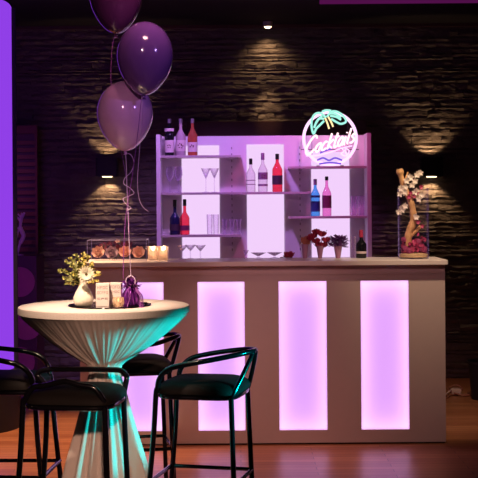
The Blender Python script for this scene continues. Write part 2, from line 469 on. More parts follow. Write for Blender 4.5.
for px in (232, 300):
    m = MB().box(SX(px)-.009, SX(px)+.009, SY1-.006, SY1+.004, .5, zbb-.03)
    r_ = m.build('slotted_rail', M['shelfwhite'], t, smooth=False)
    z = 1.2; first = None
    while z < zbb-.06:
        if first is None:
            first = MB().box(-.004, .004, SY1-.008, SY1-.0062, 0, .018).build('slot', M['rail'], r_, smooth=False); sl = first
        else:
            sl = first.copy(); C.objects.link(sl)
        sl.location = (SX(px), 0, z); z += .05
shelfz = {}
def shelf(key, p0, p1, py, yfront=SY0+.03, bracket=None):
    zc = W((p0+p1)/2, py, 9.80).z
    x0 = max(SX(p0), xl+.033); x1 = min(SX(p1), xr-.033)
    o = MB().box(x0, x1, yfront, SY1-.009, zc-.009, zc+.009).build('shelf', M['shelfedge'], t, smooth=False, bevel=.0015)
    shelfz[key] = zc+.009
    if bracket:
        m = MB(); bx = SX(bracket)
        m.box(bx-.004, bx+.004, yfront-.01, SY1-.009, zc-.026, zc-.0095); m.build('bracket', M['silver'], o, smooth=False)
shelf('L1', 160, 241, 156.5, bracket=240)
shelf('L2', 160, 241, 193.5, bracket=232)
shelf('L3', 160, 241, 236, bracket=240)
shelf('M2', 241.4, 309, 193, bracket=300)
shelf('R1', 288, 368, 167.3, bracket=300)
shelf('R2', 288, 368, 217.3, bracket=300)

# ------------------------------------------------------------------ bottles
def bottle(label, px, key, hpx, rpx, gmat, capmat, labels=(), shoulder=.62, neck=.32, caph=.12, Y=9.88, z=None, group='spirit bottles on the back bar', marks=None):
    s = F/Y; hh = hpx/s; r = rpx*1.06/s
    z0 = shelfz[key] if z is None else z
    x = W(px, 200, Y).x
    t = thing('spirit_bottle', label, 'bottle', (x, Y, z0+.0005), group=group)
    rn = r*neck; ch = hh*caph
    prof = [(0, 0), (r*.92, 0), (r, .006), (r, hh*shoulder*.86), (r*.93, hh*shoulder*.93), (r*.68, hh*shoulder*1.03), (rn*1.15, hh*shoulder*1.16), (rn, hh*shoulder*1.24), (rn, hh-ch), (0, hh-ch)]
    MB().lathe(prof, seg=24).build('body', gmat, t)
    MB().lathe([(0, hh-ch+.0003), (rn*1.18, hh-ch+.0003), (rn*1.18, hh-.002), (rn*1.02, hh), (0, hh)], seg=20).build('cap', capmat, t)
    for (f0, f1, lm) in labels:
        lb = MB().lathe([(r*1.012, hh*f0), (r*1.03, hh*f0), (r*1.03, hh*f1), (r*1.012, hh*f1)], seg=28).build('paper_label', lm, t)
        if marks and f1-f0 > .12:
            m = MB(); zc = hh*(f0+f1)/2
            for (u, v, du, dv) in marks:
                an = -PI/2 + u; rr = r*1.05
                cx = rr*math.cos(an); cy = rr*math.sin(an)
                m.box(cx-du*r, cx+du*r, cy-.0006, cy+.0006, zc+v*hh-dv*hh, zc+v*hh+dv*hh)
            m.build('label_print', M['labelink'], lb, smooth=False)
    return t
M['labelink'] = mat('dark_label_print', (.12, .03, .05), .6)
M['labelwhite'] = mat('white_bottle_label', (.70, .58, .60), .6, noise=.1)
M['labeldark'] = mat('dark_bottle_label', (.05, .02, .05), .6, noise=.1)
M['labelmauve'] = mat('mauve_bottle_label', (.25, .12, .26), .6, noise=.15)
M['labelblue'] = mat('deep_blue_bottle_label', (.02, .04, .22), .5, noise=.15)
M['labelplum'] = mat('plum_bottle_label', (.20, .02, .10), .6, noise=.15)
def spirit(name, tint, col, emin, emax=.9): return glass(name, tint, col, emin, emax, .08)
M['bclear'] = spirit('clear_spirit_glass', (.93, .85, .95), (.50, .36, .52), .10)
M['bblack'] = spirit('black_green_glass', (.05, .06, .06), (.01, .01, .015), .8)
M['borange'] = spirit('orange_liqueur_glass', (.80, .25, .18), (.55, .14, .08), .55)
M['bmilk'] = spirit('cloudy_coconut_glass', (.75, .6, .7), (.62, .48, .55), .7)
M['bred'] = spirit('red_liqueur_glass', (1, .24, .32), (.9, .08, .14), .22)
M['bblue'] = spirit('blue_curacao_glass', (.32, .72, 1), (.16, .50, 1), .2)
M['bpink'] = spirit('pink_gin_glass', (1, .56, .85), (.95, .40, .68), .15)
M['bnavy'] = spirit('navy_liqueur_glass', (.03, .04, .20), (.02, .02, .10), .75)
mk = [(-.35, .02, .10, .012), (0, .03, .12, .018), (.3, .01, .10, .014), (-.15, -.03, .2, .008), (.25, -.04, .12, .008)]
mk2 = [(-.45, .01, .12, .02), (-.15, .05, .10, .018), (.15, .02, .12, .03), (.45, -.01, .10, .02), (-.25, -.05, .14, .012), (.2, -.06, .16, .01)]
bottle('dark bottle with white label, leftmost on the top left shelf', 169.8, 'L1', 37, 4.4, M['bblack'], M['silver'], [(.09, .42, M['labelwhite']), (.66, .74, M['labelwhite'])], marks=mk)
bottle('cloudy white bottle with scribbled print, middle of the top left shelf trio', 181.2, 'L1', 37, 4.7, M['bmilk'], M['silver'], [(.12, .42, M['bmilk2'] if 'bmilk2' in M else M['labelwhite'])], marks=mk2, shoulder=.6)
bottle('orange red bottle, rightmost of the three on the top left shelf', 193, 'L1', 37, 4.6, M['borange'], M['silver'], [(.10, .36, M['labelwhite'])], marks=mk2[:3])
bottle('clear bottle with black cap, leftmost of the middle shelf trio', 251, 'M2', 33.5, 4.3, M['bclear'], M['capblack'], [(.34, .36, M['labelmauve']), (.22, .24, M['labelmauve'])], caph=.18, marks=mk)
bottle('clear bottle with grey cap and mauve label in the middle shelf trio', 263, 'M2', 39, 4.5, M['bclear'], M['labelmauve'], [(.32, .50, M['labelmauve']), (.15, .20, M['labelmauve'])], caph=.18, marks=mk)
bottle('bright red bottle with black label, rightmost of the middle shelf trio', 277.5, 'M2', 38, 4.8, M['bred'], M['capblack'], [(.19, .43, M['labeldark'])], caph=.15, shoulder=.66)
bottle('dark navy bottle with black cap, left of the pair on the lower left shelf', 174.8, 'L3', 35, 4.9, M['bnavy'], M['capblack'], [(.12, .30, M['labeldark'])], caph=.2, shoulder=.54)
bottle('red liqueur bottle beside the navy bottle on the lower left shelf', 184.6, 'L3', 35.5, 4.5, M['bred'], M['capblack'], [(.12, .26, M['labelplum'])], caph=.19, shoulder=.54, Y=9.86)
bottle('bright blue bottle under the neon sign', 315.3, 'R2', 37, 4.4, M['bblue'], M['labelmauve'], [(.50, .56, M['labelblue']), (.12, .40, M['labelblue'])], caph=.16, shoulder=.64)
bottle('pink bottle with plum label and dark cap under the neon sign', 326.8, 'R2', 39.5, 4.3, M['bpink'], M['capblack'], [(.20, .52, M['labelplum'])], caph=.10, shoulder=.64)

# small dark bottle with pink cap on the counter
YB = 8.60; sB = F/YB
t = bottle('small dark sparkling wine bottle with a pink foil top on the counter', 360.8, None, 28, 5.0, M['bblack'], M['pinkcap'] if 'pinkcap' in M else M['redflower'], [(.16, .24, M['labelwhite'])], caph=.26, shoulder=.56, Y=YB, z=CT, group='sparkling wine on the counter')
t.name = 'wine_bottle'

# ------------------------------------------------------------------ glasses
def make_glass(kind, h, r):
    if kind == 'wine':
        return [(r*.75, 0), (r*.75, .002), (.004, .006), (.0035, h*.42), (r*.55, h*.5), (r, h*.68), (r*.93, h*.86), (r*.8, h), (r*.78, h), (r*.9, h*.86), (r*.96, h*.68), (r*.5, h*.515), (0, h*.45)]
    if kind == 'martini':
        return [(r*.7, 0), (r*.7, .002), (.004, .006), (.0035, h*.55), (r, h), (r*.98, h), (0, h*.57)]
    if kind == 'curvy':
        return [(0, 0), (r*.7, 0), (r*.7, .004), (r*.35, h*.2), (r*.75, h*.5), (r*.6, h*.72), (r, h), (r*.97, h), (r*.57, h*.72), (r*.7, h*.5), (0, h*.24)]
    if kind == 'tumbler':
        return [(0, 0), (r*.85, 0), (r*.88, .004), (r, h), (r*.96, h), (r*.84, .008), (0, .008)]
    if kind == 'coupe':
        return [(0, 0), (r*.6, 0), (r*.6, .003), (r*.12, .008), (r*.12, h*.4), (r, h), (r*.98, h), (0, h*.45)]
glassproto = {}
def gl(name, cat, label, kind, px, z, Y, hpx, rpx, group=None):
    s = F/Y; h = hpx/s; r = rpx/s; key = (kind, round(h, 3), round(r, 3))
    x = W(px, 200, Y).x
    if key not in glassproto:
        o = MB().lathe(make_glass(kind, h, r), seg=24).build(name, M['glass'])
        glassproto[key] = o
    else:
        o = glassproto[key].copy(); C.objects.link(o); o.name = name
    o.location = (x, Y, z+.0005)
    tag(o, label, cat, group)
    return o
gl('wine_glass', 'glass', 'clear wine glass, left one of the pair on the left shelf below the trio', 'wine', 170, shelfz['L2'], 9.9, 26, 4.2, 'wine glasses on the left shelves')
gl('wine_glass', 'glass', 'clear wine glass, right one of the pair left of the lit panel', 'wine', 178.5, shelfz['L2'], 9.86, 26, 4.2, 'wine glasses on the left shelves')
gl('martini_glass', 'glass', 'faint clear stemmed glass before the left lit panel, left one of two', 'martini', 206, shelfz['L2'], 9.88, 24, 4.8, 'stemmed glasses before the left lit panel')
gl('martini_glass', 'glass', 'faint clear stemmed glass before the left lit panel, right one of two', 'martini', 214.5, shelfz['L2'], 9.92, 24, 4.8, 'stemmed glasses before the left lit panel')
gl('tumbler', 'glass', 'tall straight clear tumbler left of its twin on the lower left shelf', 'tumbler', 209.5, shelfz['L3'], 9.88, 20, 3.0, 'tumblers on the lower left shelf')
gl('tumbler', 'glass', 'tall straight clear tumbler next to the curvy glasses', 'tumbler', 215.8, shelfz['L3'], 9.90, 20, 3.0, 'tumblers on the lower left shelf')
for k, (px, w) in enumerate(((224.5, 'left'), (231.8, 'middle'), (238.5, 'right'))):
    gl('cocktail_glass', 'glass', f'curvy hurricane glass, {w} of the three in a row on the lower left shelf', 'curvy', px, shelfz['L3'], 9.88, 15, 3.0, 'curvy glasses on the lower left shelf')
gl('champagne_flute', 'glass', 'slim clear flute left of its twin at the right end shelf', 'tumbler', 354, shelfz['R2'], 9.88, 20, 3.2, 'flutes on the right shelf')
gl('champagne_flute', 'glass', 'slim clear flute nearest the right side panel', 'tumbler', 361.5, shelfz['R2'], 9.88, 20, 3.2, 'flutes on the right shelf')
for k, (px, w) in enumerate(((182, 'leftmost'), (190, 'middle'), (200, 'rightmost'))):
    gl('martini_glass', 'glass', f'clear martini glass standing on the counter, {w} of three', 'martini', px, CT, 8.60+.05*(k % 2), 14, 5.5, 'martini glasses on the counter')
gl('martini_glass', 'glass', 'low clear glass alone on the counter below the middle lit panel', 'coupe', 245.5, CT, 8.62, 8.5, 3.0)
gl('serving_dish', 'dish', 'wide flat clear dish on the counter, left of two below the middle lit panel', 'coupe', 258, CT, 8.62, 6, 8, 'flat clear dishes on the counter')
gl('serving_dish', 'dish', 'wide flat clear dish on the counter nearer the small red flowers', 'coupe', 274, CT, 8.64, 6, 8, 'flat clear dishes on the counter')
gl('champagne_flute', 'glass', 'slim clear flute beside the dark wine bottle on the counter', 'tumbler', 352.8, CT, 8.60, 22, 2.6)

# ------------------------------------------------------------------ neon sign
YN = 9.87; zb = shelfz['R1']
cx = W(330, 138.5, YN)
t = thing('neon_sign', 'round neon sign with palm tree and cocktail lettering on the top right shelf', 'neon sign', (cx.x, YN, zb+.0005))
def N(px, py, dy=0):
    p = W(px, py, YN); return Vector((p.x-cx.x, dy, p.z-zb))
R = 26.3/F*YN
cz = cx.z - zb
MB().tube([(R*math.cos(2*PI*k/56), 0, max(cz+R*math.sin(2*PI*k/56), .012)) for k in range(56)], .0125, 10, closed=True).build('ring_tube', M['neonpink'], t)
def strokes(name, m_, lst, r=.0062, n=4, dy=-.012):
    m = MB()
    for pts in lst: m.tube(smoothpath([N(x, y, dy) for x, y in pts], n), r, 8)
    return m.build(name, m_, t)
# lettering: stroke letters in pixel units (x right, y up), placed on a rising baseline
LET = {'C': (9.5, [[(9,14),(7,17.5),(4,15.5),(1.2,9),(1,4),(3,.6),(6.5,1),(9,4)]]),
       'o': (5.6, [[(3.2,8.4),(1,6.5),(.6,3),(2.4,.4),(4.4,2),(4.9,6),(3.2,8.4),(5.5,7.6)]]),
       'c': (5.2, [[(5,7),(3,8.5),(.8,5),(1,1.5),(3,0),(5,1.8)]]),
       'k': (5.6, [[(1,0),(1.5,15)],[(5,8.5),(1.5,4.5),(5.4,0)]]),
       't': (3.6, [[(1.5,14),(1.2,2),(2.5,0),(3.8,1)],[(-.3,10),(3.8,10.4)]]),
       'a': (5.6, [[(4.8,7),(3,8.5),(.7,5),(1,1),(3,.2),(4.6,3),(4.8,8),(4.8,1),(5.8,.4)]]),
       'i': (2.4, [[(1,8),(1,1),(2.2,0)],[(1.1,11),(1.15,12)]]),
       'l': (3.0, [[(1.5,15),(1,2),(2.6,0)]]),
       's': (4.6, [[(4.2,7.5),(2.5,8.5),(1,6.5),(3,4.3),(3.8,2),(2,0),(0,1)]])}
def word(txt, x0, y0, ang, k=1.0, slant=.28):
    out = []; x = 0
    ca, sa = math.cos(ang), math.sin(ang)
    for ch in txt:
        w, ss = LET[ch]
        for s_ in ss:
            out.append([(x0+((x+px+slant*py)*ca - py*sa*0)*k, y0-((x+px)*sa + py*ca)*k) for px, py in s_])
        x += w+.35
    return out
strokes('lettering', M['neonred'], word('Cocktails', 303.5, 156, math.radians(15.5), 1.09), r=.0080)
strokes('palm_fronds', M['neoncyan'], [
    [(326,118),(321,113.5),(315.5,114),(312,119),(311.5,127),(313.5,134),(316,129),(320,125),(324,121)],
    [(324,119),(319,119),(315.5,124)],
    [(327,117),(331,112),(337,112),(343,116),(346,121.5),(341,124),(336,122),(331,119)],
    [(330,116),(336,117),(341,120)], [(322,116),(317,121),(314,128)], [(329,113.5),(335,114),(341,117.5)],
    [(322,112),(326,110.5),(331,111)]], r=.0088)
strokes('palm_trunk', M['neonyellow'], [[(325,118),(327.5,124),(329,129)], [(328,117),(331,122),(333,127)]], r=.0070)
strokes('underline_swash', M['neonpink'], [[(306,156),(318,155.5),(331,152),(343,148),(352,146)], [(340,148),(344,151),(341,154),(346,156),(349,151),(345,149),(347,156),(351,157)]], r=.005)
strokes('wave_tubes', M['neonblue'], [[(317,160.5),(323,158),(329,160.5),(335,158),(342,160.5)], [(319,164),(330,162.8),(341,163.8)], [(320,153),(326,150.5),(331,149)]], r=.0065)
m = MB()
for py in (149.5,): m.tube([N(301, py, .016), N(359, py, .016)], .0028, 6)
for px in (312, 348): m.tube([N(px, 116, .016), N(px, 160, .016)], .0022, 6)
m.build('support_rods', M['lampblack'], t)
for px in (318, 342):
    q = N(px, 166, 0); MB().box(q.x-.012, q.x+.012, -.03, .03, 0, .006).build('foot', M['lampblack'], t, smooth=False)

# ------------------------------------------------------------------ things on the counter
# vases of flowers
def P(px, py, Y, o):   # local coordinates relative to point o
    p = W(px, py, Y); return Vector((p.x-o[0], Y-o[1], p.z-o[2]))
o = (W(288, 258, 8.62).x, 8.62, CT+.0005)
t = thing('flower_posy', 'low spray of wine red flowers lying on the counter left of the vases', 'flowers', o)
m = MB(); ms = MB()
for k in range(44):
    a = random.uniform(0, 2*PI); el = random.uniform(.15, 1.2)
    d = Vector((math.cos(a)*math.cos(el), .5*math.sin(a)*math.cos(el), math.sin(el)))
    b0 = Vector((random.uniform(-.015,.015), 0, .006))
    L_ = random.uniform(.02, .045) if el > .5 else random.uniform(.03, .06)
    m.petal(b0, d, L_, .019, (0, -.4, 1), .15)
m.build('petals', M['redflower'], t)
MB().tube(smoothpath([(-.055,0,.006), (-.02,0,.009), (.03,.01,.006)], 4), .003, 6).build('stems', M['stem'], t)

def vase_cone(t, h, r0, r1, m_):
    MB().lathe([(0, 0), (r0, 0), (r0*1.02, .004), (r1, h), (r1*.93, h), (r0*.9, .008), (0, .008)], seg=24).build('vase', m_, t)
o = (W(305, 258, 8.62).x, 8.62, CT+.0005)
t = thing('flower_vase', 'slim mauve vase with rust orange tulips, leftmost of the vases on the counter', 'vase', o, group='flower vases on the counter')
vase_cone(t, .095, .015, .026, M['mauvevase'])
m = MB(); ms = MB()
for (dx, dz) in ((-.012, .115), (.012, .122), (0, .10), (.02, .105)):
    for k in range(6):
        a = k*PI/3; m.petal((dx+.003*math.cos(a), .003*math.sin(a), dz-.012), (.35*math.cos(a), .35*math.sin(a), 1), .042, .024, (math.cos(a), math.sin(a), 0), -.1)
    ms.tube([(dx*.3, 0, .05), (dx, 0, dz-.01)], .002, 6)
m.build('blossoms', M['orangeflower'], t); ms.build('stems', M['stem'], t)

o = (W(320, 258, 8.60).x, 8.60, CT+.0005)
t = thing('flower_vase', 'mauve vase with spreading dark red lilies, middle of the vases on the counter', 'vase', o, group='flower vases on the counter')
vase_cone(t, .085, .013, .026, M['mauvevase'])
m = MB(); ms = MB()
for (px, py) in ((310, 240), (316, 243), (316, 234), (322, 236), (326, 242), (319, 247), (324, 247), (313, 238)):
    q = P(px, py, 8.6, o)
    for k in range(6):
        a = k*PI/3+random.random(); m.petal(q, (math.cos(a)*.8, math.sin(a)*.5, .5+.4*(k%2)), .040, .032, (0, -.8, 1), .1)
    ms.tube(smoothpath([(0, 0, .05), (q.x*.5, 0, q.z*.7), tuple(q)], 3), .002, 6)
q = P(327, 230, 8.6, o); ms.tube(smoothpath([(0,0,.06), (q.x*.5, 0, q.z*.8), tuple(q)], 3), .0016, 6)
q = P(307, 237, 8.6, o); ms.tube(smoothpath([(0,0,.06), (q.x*.5, 0, q.z*.9), tuple(q)], 3), .0016, 6)
m.build('blossoms', M['redflower'], t); ms.build('stems', M['darkflower'], t)

o = (W(338, 258, 8.60).x, 8.60, CT+.0005)
t = thing('flower_vase', 'mauve vase with a dense dark violet bouquet, rightmost of the vases on the counter', 'vase', o, group='flower vases on the counter')
vase_cone(t, .085, .016, .030, M['mauvevase'])
m = MB()
for k in range(260):
    a = random.uniform(0, 2*PI); rr = random.uniform(0, .058); zc = .108+random.uniform(-.03, .035)
    m.petal((rr*math.cos(a), rr*math.sin(a)*.8, zc), (math.cos(a), math.sin(a), random.uniform(-.6, .9)), .028, .017, (0, 0, 1), .15, seg=3)
m.build('blossoms', M['purpleflower'], t)
m = MB()
for k in range(8): m.tube([(0, 0, .05), (.03*math.cos(k), .02*math.sin(k), .1)], .002, 6)
m.build('stems', M['stem'], t)

# cylinder vase with driftwood and orchids
YV = 8.50; vx = W(413.5, 256, YV).x; o = (vx, YV, CT+.0005)
t = thing('display_cylinder', 'tall clear glass cylinder with driftwood, white orchids and red moss at the counter end', 'vase', o)
rv = 15.3/F*YV; hv = (257.5-187)/F*YV
prof = [(0, 0), (rv, 0), (rv, hv), (rv-.003, hv), (rv-.003, .008), (0, .008)]
MB().lathe(prof, seg=48).build('glass_cylinder', M['cylglass'] if 'cylglass' in M else glass('cylinder_glass', (.99, .98, 1), (.35, .22, .95), .004, .9, power=5), t)
MB().lathe([(0, .009), (rv-.006, .009), (rv-.006, .030), (rv*.6, .038), (0, .036)], seg=32).build('sand', M['sand'], t)
m = MB()
path = smoothpath([P(410,250,YV,o), P(408,240,YV,o), P(409,232,YV,o), P(413,222,YV,o), P(413,212,YV,o), P(411,203,YV,o), P(408,195,YV,o), P(404,186,YV,o), P(401,176,YV,o), P(399.5,169,YV,o)], 6)
n = len(path); m.tube(path, [.026-.008*i/n+.0018*math.sin(i*.9)+(.006 if i > n-6 else 0) for i in range(n)], 12)
m.tube(smoothpath([P(411,236,YV,o), P(417,230,YV,o), P(421,226,YV,o)], 4), .011, 8)
m.tube(smoothpath([P(410,200,YV,o), P(414,196,YV,o)], 4), .010, 8)
m.tube(smoothpath([P(404,183,YV,o), P(408,172,YV,o), P(409,170,YV,o)][:2], 4), .006, 8)
m.build('driftwood', M['driftwood'], t)
m = MB()
for k in range(150):
    a = random.uniform(0, 2*PI); rr = (rv-.025)*random.random()**.5; zc = .04+random.uniform(0, .075)*(1-.4*rr/rv) + (.05 if (rr*math.cos(a) > .02 and random.random() < .4) else 0)
    m.petal((rr*math.cos(a), rr*math.sin(a), zc), (random.uniform(-1,1), random.uniform(-1,1), random.uniform(-.2,1)), .026, .016, (random.random()-.5, -1, .3), .2, seg=3)
m.build('red_moss', M['orchidred'], t)
m = MB()
for (px, py, dy, z_) in ((398, 250, -.02, .03), (408, 254, -.05, .025), (424, 250, -.02, .03), (418, 243, 0, .03), (400, 240, 0, .022)):
    q = P(px, py, YV, o); m.ball((max(-.06, min(.06, q.x)), dy, max(q.z, .05)), z_, jit=.15)
m.build('moss_balls', M['moss'], t)
def orchid(m, q, r, face=(0, -1, .2)):
    for k in range(5):
        a = 2*PI*k/5+random.random()*.5
        m.petal(q, (math.cos(a), -.35, math.sin(a)), r*1.05, r*.62, (0, -1, 0), .15, seg=5)
m = MB()
for (px, py) in ((407, 181), (411, 178), (415, 181), (417, 175), (420, 173), (412, 185), (401, 189), (405, 187), (400, 194), (404, 192), (421, 195), (419, 199), (402, 210), (405, 206), (399, 212), (416, 217), (415, 192)):
    orchid(m, P(px, py, YV-.03, o), .024); orchid(m, P(px+random.uniform(-2,2), py+random.uniform(-2,2), YV-.022, o), .020)
m.build('orchid_blossoms', M['orchid'], t)
m = MB()
for (px, py) in ((411, 193), (414, 196), (417, 193), (409, 197), (418, 222), (422, 226), (421, 187)):
    orchid(m, P(px, py, YV-.028, o), .018)
m.build('red_blossoms', M['orchidred'], t)
MB().tube(smoothpath([P(408,198,YV-.015,o), P(412,190,YV-.02,o), P(414,183,YV-.02,o), P(419,175,YV-.02,o)], 5), .0025, 6).build('orchid_stem', M['stem'], t)

# display case with fabric roses on the left
YD = 8.58
a = W(89.5, 260, YD); b = W(147.5, 239.5, YD)
t = thing('display_case', 'low clear acrylic box on the left end of the counter holding fabric roses', 'display case', ((a.x+b.x)/2, YD, CT+.0005))
w2 = (b.x-a.x)/2; hD = b.z-CT; dD = .12; e = .0025
m = MB()
m.box(-w2, w2, -dD, -dD+e, 0, hD).box(-w2, w2, dD-e, dD, 0, hD).box(-w2, -w2+e, -dD+e, dD-e, 0, hD).box(w2-e, w2, -dD+e, dD-e, 0, hD)
m.build('acrylic_walls', glass('case_acrylic', (.99, .98, 1), (.3, .25, .6), .006, .06, power=6), t, smooth=False)
m = MB(); r_ = .0018
for (sx, sy) in ((-1,-1),(1,-1),(1,1),(-1,1)): m.tube([(sx*w2, sy*dD, 0), (sx*w2, sy*dD, hD)], r_, 6)
m.tube([(-w2,-dD,hD),(w2,-dD,hD),(w2,dD,hD),(-w2,dD,hD)], r_, 6, closed=True)
m.build('polished_edges', mat('frosted_acrylic_edge', (.30, .28, .50), .3, noise=.05), t)
def rose(label, px, r, m_, dy=0, tilt=0, z=0):
    x = W(px, 250, YD+dy).x
    m = MB()
    m.ball((0, 0, r*.45), r*.42, 1, 1, 1.0)
    for ring, (n, rr, el) in enumerate(((4, .25, 1.25), (6, .5, .95), (8, .75, .55))):
        for k in range(n):
            a = 2*PI*k/n+ring*.5
            d = (math.cos(a)*math.cos(el), math.sin(a)*math.cos(el), math.sin(el))
            m.petal((rr*r*.45*math.cos(a), rr*r*.45*math.sin(a), r*.28), d, r*.85, r*.85, (-math.cos(a)*math.sin(el), -math.sin(a)*math.sin(el), math.cos(el)), .25, seg=4)
    o = m.build('fabric_rose', m_); o.location = (x, YD+dy, CT+.003+z+.75*r); o.rotation_euler = (tilt, 0, 0)
    tag(o, label, 'flower', 'fabric roses in the acrylic box')
rose('beige fabric rose at the left end of the acrylic box', 98.5, .047, M['rosebeige'], -.02, 1.05)
rose('grey fabric rose in the middle of the acrylic box', 112, .048, M['rosegrey'], -.03, 1.15)
rose('peach fabric rose left of the ribbons in the acrylic box', 125.3, .047, M['rosepeach'], -.02, 1.0)
rose('peach fabric rose at the right end of the acrylic box', 138.8, .047, M['rosepeach'], -.02, 1.1)
xx = W(112, 245, YD+.05)
t = thing('flower_posy', 'dark wine red flowers with one yellow blossom behind the fabric roses', 'flowers', (xx.x, YD+.07, CT+.001))
m = MB()
for k in range(70):
    x = random.uniform(-.10, .14); m.petal((x, random.uniform(-.02,.02), random.uniform(.06, .125-.25*abs(x-.02))), (random.uniform(-1,1), random.uniform(-1,.3), random.uniform(-.2,1)), .026, .017, (0, -1, .5), .2, seg=3)
m.build('petals', M['darkflower'], t)
m = MB()
for k in range(7):
    a = k*2*PI/7; m.petal((.04, -.035, .125), (math.cos(a), -.3, .5*math.sin(a)+.1), .018, .011, (0, -1, .5), .1, seg=3)
m.build('yellow_blossom', M['rosebeige'], t)
m = MB()
for x in (-.06, 0, .04, .09): m.tube([(x*.3, 0, 0), (x, 0, .1)], .0025, 6)
m.tube(smoothpath([(.05, -.02, .1), (.07, -.02, .15), (.062, -.02, .165)], 4), .0016, 6)
m.build('stems', M['stem'], t)

# candle cubes
for k, (px, wd, lb) in enumerate(((153, 9.8, 'glowing glass candle cube beside the acrylic box'), (163.2, 9.8, 'glowing glass candle cube next to the shelf side panel'))):
    q = W(px, 259, 8.55); h2 = wd/2/F*8.55
    t = thing('candle_holder', lb, 'candle holder', (q.x, 8.55, CT+.0005), group='candle cubes on the counter')
    hh = 13.5/F*8.55
    m = MB(); e = .004
    m.box(-h2, h2, -h2, -h2+e, 0, hh).box(-h2, h2, h2-e, h2, 0, hh).box(-h2, -h2+e, -h2+e, h2-e, 0, hh).box(h2-e, h2, -h2+e, h2-e, 0, hh).box(-h2+e, h2-e, -h2+e, h2-e, 0, .004)
    g_ = M['cubeglass']
    m.build('glass_cube', g_, t, smooth=False)
    MB().lathe([(0, .0045), (.017, .0045), (.017, .028), (0, .028)], seg=20).build('tealight', M['white'], t)
    MB().lathe([(0, .029), (.008, .036), (.009, .046), (.004, .06), (0, .068)], seg=12).build('flame', M['candle'], t)
    pl_ = bpy.data.lights.new('candle_light', 'POINT'); pl_.energy = .9; pl_.color = (1, .62, .34); pl_.shadow_soft_size = .012
    po = bpy.data.objects.new('candle_light', pl_); C.objects.link(po); po.location = (q.x, 8.55-.0, CT+.078)

# ------------------------------------------------------------------ floor right: black bin and cable bundle
q = W(470, 401, 10.05)
t = thing('black_bin', 'black plastic bin standing on the floor at the right edge', 'bin', (q.x+.15, 10.1, 0))
hh = W(470, 362, 10.05).z
MB().lathe([(0, 0), (.125, 0), (.155, hh), (.148, hh), (.12, .006), (0, .006)], seg=32).build('body', M['binblack'], t)
MB().lathe([(.150, hh-.015), (.162, hh-.015), (.162, hh+.004), (.150, hh+.004)], seg=32).build('rim', M['binblack'], t)
q = W(455, 394, 10.3)
t = thing('cable_bundle', 'loose cable with off white plug on the floor right of the bar', 'cable', (q.x, 10.3, 0))
MB().tube(smoothpath([(-.10,-.2,.006), (-.04,-.05,.01), (.05,.0,.006), (.12,-.05,.006), (.05,-.1,.012), (-.03,-.03,.03), (-.05,.03,.05), (.02,.05,.075), (.06,.0,.05), (.0,-.06,.012)], 6), .006, 8).build('cable', M['cablered'], t)
MB().box(-.035, .045, -.05, .01, .012, .06).build('plug_block', M['cablewhite'], t, bevel=.01)
MB().tube([(-.11,-.1,.01), (-.02,-.03,.06)], .006, 8).build('white_lead', M['cablewhite'], t)

# ------------------------------------------------------------------ standing table
TX, TY, TZ = W(104, 305, 6.0).x, 6.0, 1.107
t = thing('cocktail_table', 'round cream standing table with stretch cloth gathered at the waist', 'table', (TX, TY, 0))
MB().lathe([(0, TZ-.03), (.395, TZ-.03), (.395, TZ-.003), (0, TZ-.003)], seg=64).build('tabletop', M['white'], t)
MB().lathe([(0, 0), (.20, 0), (.20, .012), (.03, .02), (.028, TZ-.031), (0, TZ-.031)], seg=24).build('pedestal', M['blackmetal'], t)
# cloth: flat cap, short band, cone pulled in to the waist, then flaring to the floor
WZ = .815
prof = [(0, TZ), (.25, TZ), (.396, TZ), (.402, TZ-.003), (.403, TZ-.010), (.403, TZ-.033), (.396, TZ-.036)]
cone = [(.384, TZ-.050), (.350, TZ-.082), (.30, TZ-.125), (.25, TZ-.165), (.195, TZ-.205), (.14, TZ-.240), (.095, TZ-.268), (.072, WZ), (.070, WZ-.03), (.080, WZ-.07), (.095, WZ-.12), (.118, WZ-.22), (.145, WZ-.32), (.175, WZ-.43), (.203, WZ-.55), (.215, WZ-.68), (.222, WZ-.76), (.225, .006)]
pl = [(random.uniform(0, 6.28), random.uniform(.5, 1)) for _ in range(6)]
def fold(a, z):
    if z > TZ-.037: return 1 + (.0015*math.sin(150*a) if z < TZ-.008 else 0)
    if z > WZ:
        k = (TZ-.04-z)/(TZ-.04-WZ)
        f = math.sin(17*a+.8*math.sin(3*a+1))*.5+.3*math.sin(29*a+2)+.35*math.sin(7*a+.5)
        return 1+f*(.010+.09*k*k) + .010*(.4+k)*math.sin(61*a+1.5*math.sin(5*a)) + .006*math.sin(97*a)
    k = min(1, (WZ-z)/.5)
    f = math.sin(9*a+1.2*math.sin(2*a)+.6*k)*.6+.35*math.sin(15*a+2+k)+.25*math.sin(23*a)
    return 1+f*(.12+.05*k)
MB().lathe(prof+cone, seg=480, fn=fold).build('tablecloth', M['cloth'], t, auto=45)
ts = MB().tube([(.078*math.cos(2*PI*k/32), .078*math.sin(2*PI*k/32), WZ+.004*math.sin(3*k)) for k in range(32)], .006, 8, closed=True).build('cloth_tie', M['cloth'], t)
q = W(90, 363, 5.93)
m = MB(); m.tube([(q.x-TX+.0, -.03, q.z+.012), (q.x-TX+.025, -.03, q.z-.002), (q.x-TX+.045, -.035, q.z)], [.012, .006, .004], 8); m.ball((q.x-TX, -.03, q.z), .011)
m.build('cloth_clip', M['capblack'], ts)

ZT = TZ+.0008
q = W(109.5, 306, 5.95)
o = MB().lathe([(0, 0), (.192, 0), (.196, .003), (.194, .006), (0, .006)], seg=64).build('serving_tray', M['tray'])
o.location = (q.x, 5.965, ZT); tag(o, 'round black glossy tray on the cream standing table', 'tray')
ZY = ZT+.0065
